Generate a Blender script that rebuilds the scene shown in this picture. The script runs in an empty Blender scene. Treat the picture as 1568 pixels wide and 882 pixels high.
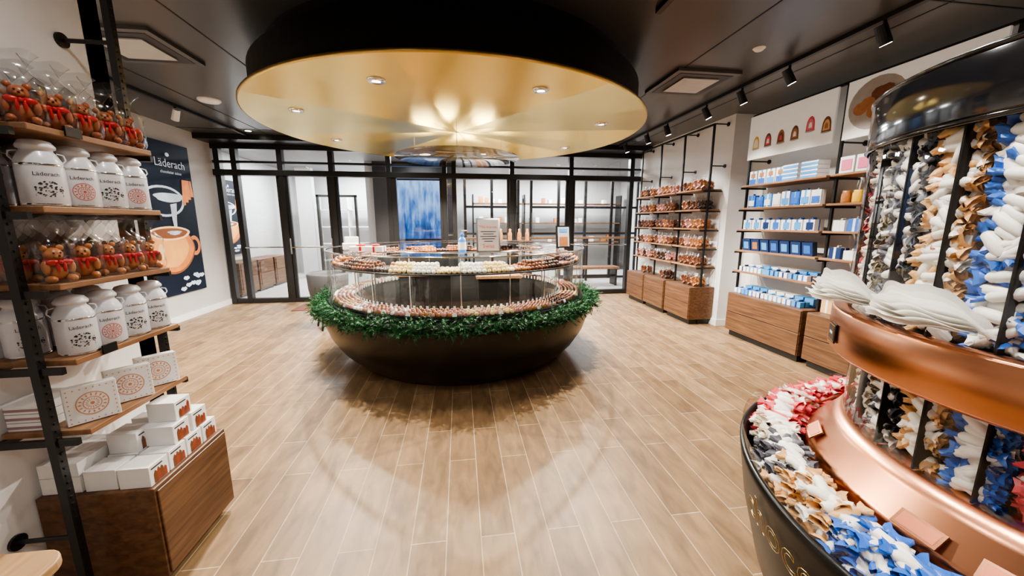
import bpy, math, random
import numpy as np
from mathutils import Matrix, Vector
random.seed(7)
R=random.random
U=random.uniform
pi=math.pi
sc=bpy.context.scene
try:
    sc.view_settings.view_transform='AgX'
    sc.view_settings.look='AgX - Medium High Contrast'
    sc.view_settings.exposure=0.4
except Exception as e: print(e)

# ---------------------------------------------------------------- materials
def nt(name):
    m=bpy.data.materials.new(name); m.use_nodes=True
    n=m.node_tree; n.nodes.clear()
    o=n.nodes.new('ShaderNodeOutputMaterial')
    return m,n,o
def c4(c): return (c[0],c[1],c[2],1)
def mat(name,col,rough=.5,metal=0,var=.12,scale=12,emit=0,coat=0,bump=0,spec=None,trans=0,sss=0):
    m,n,o=nt(name); b=n.nodes.new('ShaderNodeBsdfPrincipled')
    tc=n.nodes.new('ShaderNodeTexCoord'); no=n.nodes.new('ShaderNodeTexNoise'); no.inputs['Scale'].default_value=scale
    n.links.new(tc.outputs['Object'],no.inputs['Vector'])
    mx=n.nodes.new('ShaderNodeMix'); mx.data_type='RGBA'
    mx.inputs[6].default_value=c4([x*(1-var) for x in col]); mx.inputs[7].default_value=c4([min(1,x*(1+var)) for x in col])
    n.links.new(no.outputs['Fac'],mx.inputs[0]); n.links.new(mx.outputs[2],b.inputs['Base Color'])
    b.inputs['Roughness'].default_value=rough; b.inputs['Metallic'].default_value=metal
    if spec is not None: b.inputs['Specular IOR Level'].default_value=spec
    if coat: b.inputs['Coat Weight'].default_value=coat; b.inputs['Coat Roughness'].default_value=.08
    if emit: n.links.new(mx.outputs[2],b.inputs['Emission Color']); b.inputs['Emission Strength'].default_value=emit
    if trans: b.inputs['Transmission Weight'].default_value=trans
    if bump:
        bp=n.nodes.new('ShaderNodeBump'); bp.inputs['Strength'].default_value=bump; bp.inputs['Distance'].default_value=.01
        n.links.new(no.outputs['Fac'],bp.inputs['Height']); n.links.new(bp.outputs[0],b.inputs['Normal'])
    n.links.new(b.outputs[0],o.inputs[0]); return m
def paper(name,col):
    m,n,o=nt(name); d=n.nodes.new('ShaderNodeBsdfDiffuse'); t=n.nodes.new('ShaderNodeBsdfTranslucent')
    tc=n.nodes.new('ShaderNodeTexCoord'); no=n.nodes.new('ShaderNodeTexNoise'); no.inputs['Scale'].default_value=40; n.links.new(tc.outputs['Object'],no.inputs['Vector'])
    mx=n.nodes.new('ShaderNodeMix'); mx.data_type='RGBA'; mx.inputs[6].default_value=c4([x*.94 for x in col]); mx.inputs[7].default_value=c4(col); n.links.new(no.outputs['Fac'],mx.inputs[0])
    n.links.new(mx.outputs[2],d.inputs[0]); n.links.new(mx.outputs[2],t.inputs[0])
    ms=n.nodes.new('ShaderNodeMixShader'); ms.inputs[0].default_value=.4; n.links.new(d.outputs[0],ms.inputs[1]); n.links.new(t.outputs[0],ms.inputs[2]); n.links.new(ms.outputs[0],o.inputs[0]); return m
def glass(name,tint=(1,1,1),base=.04,amp=.5,rough=.02):
    m,n,o=nt(name)
    t=n.nodes.new('ShaderNodeBsdfTransparent'); t.inputs[0].default_value=c4(tint)
    g=n.nodes.new('ShaderNodeBsdfGlossy'); g.inputs['Roughness'].default_value=rough
    lw=n.nodes.new('ShaderNodeLayerWeight'); lw.inputs[0].default_value=.5
    p=n.nodes.new('ShaderNodeMath'); p.operation='POWER'; p.inputs[1].default_value=4
    q=n.nodes.new('ShaderNodeMath'); q.operation='MULTIPLY_ADD'; q.inputs[1].default_value=amp; q.inputs[2].default_value=base
    n.links.new(lw.outputs['Facing'],p.inputs[0]); n.links.new(p.outputs[0],q.inputs[0])
    mx=n.nodes.new('ShaderNodeMixShader'); n.links.new(q.outputs[0],mx.inputs[0]); n.links.new(t.outputs[0],mx.inputs[1]); n.links.new(g.outputs[0],mx.inputs[2])
    n.links.new(mx.outputs[0],o.inputs[0]); return m
def wood(name,c1,c2,stretch=(14,1,14),rough=.45):
    m,n,o=nt(name); b=n.nodes.new('ShaderNodeBsdfPrincipled')
    tc=n.nodes.new('ShaderNodeTexCoord'); mp=n.nodes.new('ShaderNodeMapping'); mp.inputs['Scale'].default_value=stretch
    no=n.nodes.new('ShaderNodeTexNoise'); no.inputs['Scale'].default_value=2.2; no.inputs['Detail'].default_value=6; no.inputs['Distortion'].default_value=.6
    cr=n.nodes.new('ShaderNodeValToRGB'); cr.color_ramp.elements[0].position=.3; cr.color_ramp.elements[1].position=.72
    cr.color_ramp.elements[0].color=c4(c1); cr.color_ramp.elements[1].color=c4(c2)
    n.links.new(tc.outputs['Object'],mp.inputs[0]); n.links.new(mp.outputs[0],no.inputs['Vector']); n.links.new(no.outputs['Fac'],cr.inputs[0])
    n.links.new(cr.outputs[0],b.inputs['Base Color']); b.inputs['Roughness'].default_value=rough
    n.links.new(b.outputs[0],o.inputs[0]); return m
def floor_mat():
    m,n,o=nt('floor_planks'); b=n.nodes.new('ShaderNodeBsdfPrincipled'); L=n.links.new
    tc=n.nodes.new('ShaderNodeTexCoord'); sp=n.nodes.new('ShaderNodeSeparateXYZ'); cb=n.nodes.new('ShaderNodeCombineXYZ')
    L(tc.outputs['Object'],sp.inputs[0]); L(sp.outputs[1],cb.inputs[0]); L(sp.outputs[0],cb.inputs[1])
    br=n.nodes.new('ShaderNodeTexBrick'); L(cb.outputs[0],br.inputs['Vector'])
    br.inputs['Scale'].default_value=1; br.inputs['Brick Width'].default_value=1.0; br.inputs['Row Height'].default_value=.17
    br.inputs['Mortar Size'].default_value=.003; br.inputs['Mortar Smooth'].default_value=.2; br.inputs['Bias'].default_value=0; br.offset=.37; br.offset_frequency=2
    br.inputs['Color1'].default_value=(.225,.138,.069,1); br.inputs['Color2'].default_value=(.325,.212,.114,1); br.inputs['Mortar'].default_value=(.50,.385,.26,1)
    mp=n.nodes.new('ShaderNodeMapping'); mp.inputs['Scale'].default_value=(6,1.8,1); L(tc.outputs['Object'],mp.inputs[0])
    no=n.nodes.new('ShaderNodeTexNoise'); no.inputs['Scale'].default_value=2.5; no.inputs['Detail'].default_value=7; no.inputs['Distortion'].default_value=.5; L(mp.outputs[0],no.inputs['Vector'])
    mr=n.nodes.new('ShaderNodeMapRange'); mr.inputs[1].default_value=.3; mr.inputs[2].default_value=.7; mr.inputs[3].default_value=.66; mr.inputs[4].default_value=1.2; L(no.outputs['Fac'],mr.inputs[0])
    mx=n.nodes.new('ShaderNodeMix'); mx.data_type='RGBA'; mx.blend_type='MULTIPLY'; mx.inputs[0].default_value=1
    L(br.outputs['Color'],mx.inputs[6]); L(mr.outputs[0],mx.inputs[7]); L(mx.outputs[2],b.inputs['Base Color'])
    b.inputs['Roughness'].default_value=.46; b.inputs['Specular IOR Level'].default_value=.4
    bp=n.nodes.new('ShaderNodeBump'); bp.inputs['Strength'].default_value=.25; bp.inputs['Distance'].default_value=.003; bp.invert=True
    L(br.outputs['Fac'],bp.inputs['Height']); L(bp.outputs[0],b.inputs['Normal']); L(b.outputs[0],o.inputs[0]); return m
def brushed(name,col,rough,aniso,use_uv=True):
    m,n,o=nt(name); b=n.nodes.new('ShaderNodeBsdfPrincipled'); L=n.links.new
    tc=n.nodes.new('ShaderNodeTexCoord'); no=n.nodes.new('ShaderNodeTexNoise'); no.inputs['Scale'].default_value=3; L(tc.outputs['Object'],no.inputs['Vector'])
    mx=n.nodes.new('ShaderNodeMix'); mx.data_type='RGBA'; mx.inputs[6].default_value=c4([x*.88 for x in col]); mx.inputs[7].default_value=c4(col)
    L(no.outputs['Fac'],mx.inputs[0]); L(mx.outputs[2],b.inputs['Base Color'])
    b.inputs['Metallic'].default_value=1; b.inputs['Roughness'].default_value=rough; b.inputs['Anisotropic'].default_value=aniso
    tg=n.nodes.new('ShaderNodeTangent')
    if use_uv: tg.direction_type='UV_MAP'
    else: tg.direction_type='RADIAL'; tg.axis='Z'
    L(tg.outputs[0],b.inputs['Tangent']); L(b.outputs[0],o.inputs[0]); return m

WALL=mat('wall_paint',(.78,.78,.775),.7,var=.03)
GREYW=mat('wall_plaster',(.55,.54,.525),.6,var=.06,scale=3)
CEIL=mat('ceiling_dark_gloss',(.075,.073,.071),.28,var=.2,scale=1.5)
BLK=mat('black_metal',(.012,.012,.012),.35,var=.2)
BLKM=mat('black_matte',(.010,.009,.008),.7,var=.2,spec=.2)
BLKG=mat('black_gloss',(.008,.008,.009),.12,var=.2,coat=.5)
BLKS=mat('black_satin',(.006,.006,.006),.32,var=.2,spec=.35)
DRUM=mat('drum_black',(.012,.011,.011),.4,var=.2)
BRONZE=mat('dark_bronze',(.014,.011,.009),.28,metal=.2,var=.3,scale=3)
GOLD=brushed('gold_brushed',(.88,.66,.20),.33,.8)
GOLDP=mat('gold_trim',(.75,.52,.18),.3,metal=1)
COPPER=brushed('copper_brushed',(.68,.32,.18),.27,.6,False)
GLASS=glass('clear_glass')
GLASSC=glass('column_glass',(1,1,1),.05,.6,.01)
GLASSD=glass('display_glass',(.95,.97,.96),.035,.5)
SMOKE=glass('smoked_glass',(.55,.55,.56),.08,.4)
CELLO2=glass('cellophane_crumpled',(.96,.96,.96),.07,.55,.16)
WALNUT=wood('walnut',(.085,.038,.018),(.21,.105,.05))
WALNUTZ=wood('walnut_front',(.075,.034,.017),(.19,.095,.045),(10,1,18))
BOARD=wood('shelf_wood',(.20,.095,.042),(.38,.21,.11))
LIGHTW=wood('table_wood',(.33,.19,.09),(.50,.32,.17))
WHITE=mat('white_card',(.82,.82,.81),.45,var=.03)
CREAM=mat('cream_wrapper',(.90,.87,.80),.36,var=.05,scale=60)
TIN=mat('tin_white',(.72,.73,.77),.3,var=.04,coat=.2)
RED=mat('red_ribbon',(.55,.02,.02),.35)
REDINK=mat('red_ink',(.62,.12,.08),.6)
ORINK=mat('copper_ink',(.62,.25,.12),.5)
BLKINK=mat('black_ink',(.03,.03,.035),.6)
BLUE=mat('blue_wrapper',(.035,.15,.55),.3,var=.25,scale=40)
NAVY=mat('navy_card',(.012,.035,.12),.35)
SKY=mat('light_blue_ribbon',(.08,.32,.68),.4)
ORANGE=mat('orange_wrapper',(.72,.42,.18),.35,var=.2,scale=40)
PINKR=mat('red_wrapper',(.72,.10,.12),.35,var=.2,scale=40)
DARKW=mat('dark_wrapper',(.11,.11,.13),.35,var=.3,scale=40)
CHOC=mat('milk_chocolate',(.19,.065,.028),.35,var=.3,scale=30)
CHOCD=mat('dark_chocolate',(.05,.018,.01),.3,var=.3,scale=30)
CHOCL=mat('caramel_chocolate',(.42,.17,.06),.35,var=.25,scale=30)
WCHOC=mat('white_chocolate',(.85,.68,.33),.35,var=.1,scale=30)
PINKC=mat('pink_chocolate',(.55,.26,.22),.4,var=.2,scale=30)
GREEN=mat('pine_green',(.010,.075,.022),.5,var=.4,scale=20)
GREEN2=mat('pine_green_light',(.028,.15,.045),.5,var=.3,scale=20)
LAMP=mat('lamp_glow',(1,.9,.72),.5,var=0,emit=14)
PLASTIC=mat('white_plastic',(.8,.8,.78),.35,var=.02)
PAPER=paper('paper_bag',(.95,.94,.90))
CHROME=mat('chrome',(.7,.7,.7),.15,metal=1)
YEL=mat('yellow_card',(.8,.5,.05),.4); GRN=mat('green_card',(.12,.4,.16),.4); PNK=mat('pink_card',(.75,.2,.3),.4)
TILE=mat('corridor_tile',(.60,.58,.55),.25,var=.05)
BLUEG=mat('bottle_blue',(.05,.25,.75),.1,emit=.15)

# ---------------------------------------------------------------- mesh builder
class MB:
    def __init__(s): s.v=[];s.f=[];s.m=[];s.s=[];s.T=Matrix.Identity(4)
    def add(s,vs,fs,m=0,sm=False,T=None):
        M=s.T if T is None else s.T@T
        b=len(s.v); s.v+= [tuple(M@Vector(p)) for p in vs]
        for f in fs: s.f.append(tuple(b+i for i in f)); s.m.append(m); s.s.append(sm)
    def box(s,x0,x1,y0,y1,z0,z1,m=0,T=None):
        vs=[(x0,y0,z0),(x1,y0,z0),(x1,y1,z0),(x0,y1,z0),(x0,y0,z1),(x1,y0,z1),(x1,y1,z1),(x0,y1,z1)]
        s.add(vs,[(0,3,2,1),(4,5,6,7),(0,1,5,4),(1,2,6,5),(2,3,7,6),(3,0,4,7)],m,False,T)
    def lathe(s,prof,seg=48,m=0,c=(0,0,0),a0=0,a1=2*pi,T=None,sm=True):
        full=abs(a1-a0-2*pi)<1e-6; n=seg if full else seg+1
        vs=[];fs=[]
        for r,z in prof:
            for k in range(n):
                a=a0+(a1-a0)*k/seg; vs.append((c[0]+r*math.cos(a),c[1]+r*math.sin(a),c[2]+z))
        for i in range(len(prof)-1):
            for k in range(seg):
                k2=(k+1)%n; fs.append((i*n+k,i*n+k2,(i+1)*n+k2,(i+1)*n+k))
        s.add(vs,fs,m,sm,T)
    def tube(s,p,q,r,seg=8,m=0,r2=None):
        p=Vector(p);q=Vector(q);d=(q-p);L=d.length
        if L<1e-6:return
        T=Matrix.Translation(p)@d.to_track_quat('Z','Y').to_matrix().to_4x4()
        r2=r if r2 is None else r2
        s.lathe([(0,0),(r,0),(r2,L),(0,L)],seg,m,T=T,sm=False)
    def ball(s,c,r,seg=10,rings=6,m=0,T=None):
        if not hasattr(r,'__len__'): r=(r,r,r)
        vs=[];fs=[]
        for i in range(rings+1):
            th=pi*i/rings
            for k in range(seg):
                a=2*pi*k/seg; vs.append((c[0]+r[0]*math.sin(th)*math.cos(a),c[1]+r[1]*math.sin(th)*math.sin(a),c[2]+r[2]*math.cos(th)))
        for i in range(rings):
            for k in range(seg): fs.append((i*seg+k,(i+1)*seg+k,(i+1)*seg+(k+1)%seg,i*seg+(k+1)%seg))
        s.add(vs,fs,m,True,T)
    def grid(s,fn,nu,nv,m=0,T=None):
        vs=[fn(i/nu,j/nv) for j in range(nv+1) for i in range(nu+1)]
        fs=[(j*(nu+1)+i,j*(nu+1)+i+1,(j+1)*(nu+1)+i+1,(j+1)*(nu+1)+i) for j in range(nv) for i in range(nu)]
        s.add(vs,fs,m,True,T)
    def poly(s,pts,m,fn):
        s.add([fn(a,b) for a,b in pts],[tuple(range(len(pts)))],m)
    def build(s,name,mats,parent=None,bevel=0,origin=True):
        me=bpy.data.meshes.new(name)
        v=np.array(s.v,dtype=float)
        c=np.array([(v[:,0].min()+v[:,0].max())/2,(v[:,1].min()+v[:,1].max())/2,v[:,2].min()]) if origin else np.zeros(3)
        me.from_pydata((v-c).tolist(),[],s.f)
        for x in mats: me.materials.append(x)
        me.polygons.foreach_set('material_index',s.m); me.polygons.foreach_set('use_smooth',s.s); me.update()
        o=bpy.data.objects.new(name,me); sc.collection.objects.link(o)
        o.location=c
        if parent is not None:
            o.parent=parent; o.matrix_parent_inverse=Matrix.Translation(-parent.location)
        if bevel:
            b=o.modifiers.new('bevel','BEVEL'); b.width=bevel; b.segments=2; b.limit_method='ANGLE'; b.angle_limit=math.radians(50)
        return o
def empty(name,loc):
    e=bpy.data.objects.new(name,None); e.location=loc; e.empty_display_size=.1; sc.collection.objects.link(e); return e
def TR(x,y,z,rz=0,rx=0,ry=0,s=1):
    return Matrix.Translation((x,y,z))@Matrix.Rotation(rz,4,'Z')@Matrix.Rotation(ry,4,'Y')@Matrix.Rotation(rx,4,'X')@Matrix.Scale(s,4)
def scatter(base,Ts,name,mats,maps=None,parent=None):
    bv=np.array(base.v);nb=len(bv); bv4=np.c_[bv,np.ones(nb)]
    out=MB()
    V=[]
    for i,T in enumerate(Ts):
        V.append((bv4@np.array(T).T)[:,:3])
        mp=maps[i] if maps else None; o=i*nb
        for f,m,sm in zip(base.f,base.m,base.s):
            out.f.append(tuple(o+k for k in f)); out.m.append(mp[m] if mp else m); out.s.append(sm)
    out.v=np.vstack(V)
    return out.build(name,mats,parent)
def text_geo(txt,size,outline=False,bev=.001,font_align='CENTER'):
    cu=bpy.data.curves.new('t','FONT'); cu.body=txt; cu.size=size; cu.align_x=font_align
    cu.resolution_u=3
    if outline: cu.fill_mode='NONE'; cu.bevel_depth=bev; cu.bevel_resolution=0
    o=bpy.data.objects.new('t',cu); sc.collection.objects.link(o)
    dg=bpy.context.evaluated_depsgraph_get(); me=bpy.data.meshes.new_from_object(o.evaluated_get(dg))
    vs=[tuple(v.co) for v in me.vertices]; fs=[tuple(p.vertices) for p in me.polygons]
    bpy.data.objects.remove(o); bpy.data.meshes.remove(me)
    return vs,fs
def add_text(mb,txt,size,m,fn,**k):
    vs,fs=text_geo(txt,size,**k)
    if vs: mb.add([fn(x,y,z) for x,y,z in vs],fs,m)
def mandala(mb,m,fn,r,n=16):
    def ring(r0,r1,k=32):
        for i in range(k):
            a=2*pi*i/k;b=2*pi*(i+1)/k
            mb.poly([(r0*math.cos(a),r0*math.sin(a)),(r1*math.cos(a),r1*math.sin(a)),(r1*math.cos(b),r1*math.sin(b)),(r0*math.cos(b),r0*math.sin(b))],m,fn)
    ring(r*.93,r); ring(r*.52,r*.58); ring(0.0001,r*.14,12)
    for i in range(n):
        a=2*pi*i/n
        for r0,r1,w in((.2,.5,.5),(.62,.9,.45)):
            w2=w*pi/n
            mb.poly([(r*r0*math.cos(a),r*r0*math.sin(a)),(r*(r0+r1)/2*math.cos(a-w2),r*(r0+r1)/2*math.sin(a-w2)),(r*r1*math.cos(a),r*r1*math.sin(a)),(r*(r0+r1)/2*math.cos(a+w2),r*(r0+r1)/2*math.sin(a+w2))],m,fn)

# ---------------------------------------------------------------- room shell
H=3.03; YB=7.75
b=MB(); b.box(-4.6,4.4,-2.6,YB+.1,-.1,0); b.build('floor',[floor_mat()])
b=MB(); b.box(-4.6,4.4,-2.6,YB+.15,H,H+.1)
b.build('ceiling',[CEIL])
b=MB(); b.box(-1.85,-1.70,-2.6,2.25,0,H); b.box(-4.5,-1.70,2.15,2.25,0,H); b.build('wall_left_near',[WALL])
b=MB(); b.box(-4.52,-4.40,2.25,YB,0,H); b.build('wall_left',[GREYW])
b=MB(); b.box(4.15,4.3,-2.6,5.0,0,H); b.build('wall_right',[WALL])
b=MB(); b.box(3.82,4.3,5.0,YB,0,H); b.build('wall_right_far',[WALL])
b=MB(); b.box(-1.85,4.3,-2.7,-2.55,0,H); b.build('wall_front',[WALL])
b=MB(); b.box(-4.398,-4.38,2.25,YB-.05,0,.1); b.build('baseboard_left',[WHITE],bevel=.003)
b=MB(); b.box(3.8,3.822,5.0,YB-.05,0,.1); b.box(3.8,4.15,4.982,5.0,0,.1);b.box(4.13,4.15,-2.5,4.98,0,.1); b.build('baseboard_right',[WHITE],bevel=.003)
b=MB()
for x in(-3.2,-2.0,2.2,3.35): b.box(x-.006,x+.006,-2.5,YB,H-.004,H)
for y in(1.2,2.4,6.9): b.box(-4.4,4.1,y-.006,y+.006,H-.004,H)
b.box(-4.4,3.8,7.25,7.65,H-.09,H)
b.build('trim_1',[BLK])

# ---------------------------------------------------------------- back glazed wall
g=empty('storefront_window',(0,YB,0))
b=MB(); mull=[-4.33,-4.05,-3.27,-2.38,-1.335,-.275,-.09,1.07,2.30,3.62]
for x in mull: b.box(x-.045,x+.045,YB-.06,YB+.06,0,H)
b.box(-4.4,3.82,YB-.08,YB+.08,2.40,2.50); b.box(-4.4,3.82,YB-.08,YB+.08,2.86,H)
b.box(-4.4,3.82,YB-.05,YB+.05,2.62,2.66)
b.box(-4.4,3.82,YB-.05,YB+.05,0,.09)
for x in(-3.27,-2.38,1.07,2.30): # door leaf stiles
    for s in(-1,1): b.box(x+s*.075-.025,x+s*.075+.025,YB-.03,YB+.03,.02,2.4)
b.box(-1.335,-1.20,YB-.05,YB+.05,0,2.4); b.box(-.375,-.275,YB-.05,YB+.05,0,2.4)
b.build('frame',[BLK],g,bevel=.004)
b=MB()
for i in range(len(mull)-1): b.box(mull[i]+.04,mull[i+1]-.04,YB-.006,YB+.006,.08,2.88)
b.build('panes',[GLASS],g)
b=MB()
for x0,x1 in((-3.2,-2.45),(1.15,2.22),(2.38,3.55),(-4.0,-3.35)):
    b.tube((x0,YB-.09,1.08),(x1,YB-.09,1.08),.014)
    for x in(x0+.05,x1-.05): b.tube((x,YB-.09,1.08),(x,YB-.04,1.08),.01)
for x in(-3.2,-2.45): b.tube((x,YB-.09,.95),(x,YB-.09,1.25),.012)
b.build('push_bars',[CHROME],g)
b=MB(); b.box(-3.0,-2.3,6.9,7.5,.0,.012); b.build('door_mat',[mat('mat_fibre',(.16,.06,.035),.9)],bevel=.004)

# corridor / neighbouring room beyond the glass
b=MB(); b.box(-5.1,5.5,YB+.1,12.6,-.1,0); b.build('floor_corridor',[TILE])
b=MB(); b.box(-5.1,5.5,YB+.15,12.6,H,H+.1); b.build('ceiling_corridor',[mat('corridor_ceiling',(.18,.18,.18),.5)])
CW=mat('corridor_paint',(.54,.54,.535),.6,var=.10,scale=1.2)
b=MB(); b.box(-5.1,-5.0,YB+.1,12.6,0,H);b.box(5.5,5.6,YB,12.6,0,H);b.box(-5.0,5.5,12.5,12.6,0,H); b.build('wall_corridor',[CW])
b=MB(); b.box(-2.1,-1.75,9.9,10.1,0,H); b.box(-.42,-.1,9.9,10.1,0,H); b.box(-1.75,-.42,9.9,10.1,2.62,H); b.box(-1.75,-.42,9.9,10.1,0,.6)
b.build('wall_corridor_dark',[mat('dark_panel',(.03,.03,.035),.4)])
def bluewin():
    m,n,o=nt('dusk_window'); L=n.links.new
    tc=n.nodes.new('ShaderNodeTexCoord'); sp=n.nodes.new('ShaderNodeSeparateXYZ'); L(tc.outputs['Object'],sp.inputs[0])
    mp=n.nodes.new('ShaderNodeMapping'); mp.inputs['Scale'].default_value=(5,1,1.2); L(tc.outputs['Object'],mp.inputs[0])
    no=n.nodes.new('ShaderNodeTexNoise'); no.inputs['Scale'].default_value=1.6; no.inputs['Detail'].default_value=2; L(mp.outputs[0],no.inputs['Vector'])
    md=n.nodes.new('ShaderNodeMath'); md.operation='MULTIPLY_ADD'; md.inputs[1].default_value=.22; L(sp.outputs[2],md.inputs[0]); L(no.outputs['Fac'],md.inputs[2])
    cr=n.nodes.new('ShaderNodeValToRGB'); e=cr.color_ramp.elements; e[0].position=.40; e[0].color=(.006,.012,.03,1); e[1].position=1.0; e[1].color=(.30,.50,.85,1)
    k=e.new(.68); k.color=(.03,.12,.38,1)
    L(md.outputs[0],cr.inputs[0]); em=n.nodes.new('ShaderNodeEmission'); em.inputs[1].default_value=1.2; L(cr.outputs[0],em.inputs[0]); L(em.outputs[0],o.inputs[0]); return m
g=empty('window_1',(-1.08,10,.6))
b=MB(); b.box(-1.75,-.42,9.99,10.01,.6,2.62); b.build('pane',[bluewin()],g)
b=MB()
for x in(-1.75,-.42): b.box(x-.025,x+.025,9.95,9.985,.6,2.62)
for z in(.6,1.1,2.62): b.box(-1.75,-.42,9.95,9.985,z-.03,z+.03)
b.build('frame',[BLK],g)
for (x0,x1,nx,nm) in((.15,1.55,2,'window_2'),(1.9,4.9,4,'window_3')):
    b=MB()
    for i in range(nx+1):
        x=x0+(x1-x0)*i/nx; b.box(x-.035,x+.035,9.97,10.03,0,2.7)
    for z in(.03,1.25,1.95,2.7): b.box(x0,x1,9.98,10.02,z-.03,z+.03)
    b.build(nm,[BLK])
b=MB(); b.box(.1,5.0,9.5,9.62,1.12,1.17); 
for x in(.2,1.7,3.3,4.8): b.box(x,x+.05,9.52,9.6,0,1.12,1)
b.build('corridor_handrail',[BOARD,BLK])
g=empty('corridor_shelf',(2.8,11.8,0)); b=MB()
for z in(.9,1.5,2.1): b.box(.4,5.2,11.7,12.1,z,z+.04)
for x in(.4,2.0,3.6,5.16): b.box(x,x+.04,11.7,12.1,0,2.4,1)
b.build('boards',[WALNUT,BLK],g)
b=MB()
for z in(.94,1.54,2.14):
    for i in range(22):
        x=.6+i*.2
        if R()<.5: b.box(x,x+U(.08,.14),11.75,11.95,z,z+U(.1,.22),random.choice([0,0,0,1]))
b.build('goods',[WHITE,CHOCL],g)
def bench(x,y,w=1.5):
    b=MB(); b.box(x,x+w,y,y+.4,.42,.47,0); b.box(x+.05,x+.1,y+.03,y+.37,0,.42,1); b.box(x+w-.1,x+w-.05,y+.03,y+.37,0,.42,1); b.box(x+.1,x+w-.1,y+.18,y+.22,.2,.26,1)
    b.build('wooden_bench',[BOARD,BLK],bevel=.004)
bench(.3,8.6,1.4); bench(2.3,8.7,1.6); bench(-2.0,8.8,1.2)
for i in range(3):
    b=MB(); y=8.3+i*.75; b.box(-4.98,-4.5,y,y+.68,.06,.72); b.box(-4.96,-4.54,y+.04,y+.64,0,.06,1); b.box(-4.5,-4.49,y+.05,y+.63,.1,.4);b.box(-4.5,-4.49,y+.05,y+.63,.42,.68)
    b.build('corridor_cabinet',[WALNUTZ,BLK],bevel=.005)
b=MB()
for z in(.4,.9,1.4,1.9): b.box(-4.2,-2.4,11.9,12.3,z,z+.03)
for x in(-4.2,-3.3,-2.43): b.box(x,x+.03,11.9,12.3,0,2.3)
b.build('stockroom_shelf',[WHITE])
b=MB(); b.box(-2.3,-2.12,10.0,12.5,0,H); b.box(-4.4,-4.0,11.2,11.4,0,H); b.build('wall_corridor_pier',[CW])
b=MB(); b.box(-3.9,-3.84,11.15,11.25,0,2.3); b.box(-2.9,-2.84,11.15,11.25,0,2.3); b.box(-3.9,-2.84,11.15,11.25,2.24,2.3); b.build('door_1',[BLK])

# ---------------------------------------------------------------- posters
def poster(name,X,y0,y1,z0,z1):
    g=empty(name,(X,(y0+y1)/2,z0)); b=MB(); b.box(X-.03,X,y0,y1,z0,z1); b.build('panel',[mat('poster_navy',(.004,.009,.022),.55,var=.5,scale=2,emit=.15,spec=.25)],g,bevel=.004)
    b=MB(); w=y1-y0;h=z1-z0; e=.004
    def fn(a,c,k=0): return (X+e+k,y0+min(max(a,.01),.99)*w,z0+c*h)
    def blob(cx,cy,rx,ry,m,n=28,k=.001,wob=.05,off=0):
        pts=[(cx+rx*math.cos(2*pi*i/n)*(1+wob*math.sin(5*2*pi*i/n+off)),cy+ry*math.sin(2*pi*i/n)*(1+wob*math.sin(3*2*pi*i/n+off))) for i in range(n)]
        b.add([fn(p,q,k) for p,q in pts],[tuple(range(n))],m)
    blob(.40,.62,.38,.10,3,k=.001,wob=.02); blob(.40,.62,.335,.085,0,k=.0015,wob=.02)
    blob(.50,.645,.26,.03,3,k=.002,wob=.1)
    b.poly([(.50,.60),(.62,.61),(.58,.50),(.56,.42),(.52,.42),(.50,.50)],3,lambda a,c:fn(a,c,.0025))
    blob(.86,.32,.12,.07,1,k=.003,wob=0); blob(.86,.32,.07,.042,0,k=.0035,wob=0)
    n=32
    def cup(s,k,m,dx=0,dz=0):
        pts=[]
        for i in range(n):
            t=2*pi*i/n; x=math.cos(t); y=math.sin(t); wd=1-.18*max(0,-y)
            pts.append((.42+dx+s*.44*x*wd,.30+dz+s*.16*y))
        b.add([fn(p,q,k) for p,q in pts],[tuple(range(n))],m)
    cup(1.0,.004,5); cup(.95,.0045,1,.0,.006); cup(.78,.005,2,-.03,.012); blob(.42,.412,.37,.046,4,k=.0055,wob=.03); blob(.42,.412,.32,.034,5,k=.006,wob=.05); blob(.50,.415,.12,.014,3,k=.0065,wob=.2)
    blob(.22,.30,.045,.05,4,k=.006,wob=.1)
    for i in range(4): b.poly([(.74+i*.06,.60+i*.02),(.80+i*.06,.60+i*.02),(.84+i*.04,.77),(.78+i*.05,.77)],1,lambda a,c:fn(min(a,1),c,.003+.0003*i))
    for i in range(9): blob(.5+.42*R(),.03+.09*R(),.06,.014,3,8,k=.004+i*.0004,wob=.3)
    add_text(b,'Läderach',.17,3,lambda x,y,z:(X+.012,y0+.60*w+x,z0+.84*h+y))
    add_text(b,'chocolatier suisse',.06,3,lambda x,y,z:(X+.012,y0+.60*w+x,z0+.80*h+y))
    b.ball((X+.01,y0+.57*w,z0+.92*h),(.004,.04,.03),m=3)
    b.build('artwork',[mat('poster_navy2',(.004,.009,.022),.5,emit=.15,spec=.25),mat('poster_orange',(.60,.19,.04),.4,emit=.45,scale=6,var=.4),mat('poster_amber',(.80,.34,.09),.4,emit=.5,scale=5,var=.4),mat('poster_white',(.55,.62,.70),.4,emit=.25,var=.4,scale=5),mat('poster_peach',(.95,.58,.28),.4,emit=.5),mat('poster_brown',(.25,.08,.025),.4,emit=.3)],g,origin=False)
poster('poster_reflection_copy',-4.36,5.9,7.02,.44,2.74)
poster('poster_reflection_copy',-4.96,8.45,9.55,.85,2.45)  # solid copy standing in for the first poster's reflection in the glass

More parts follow.
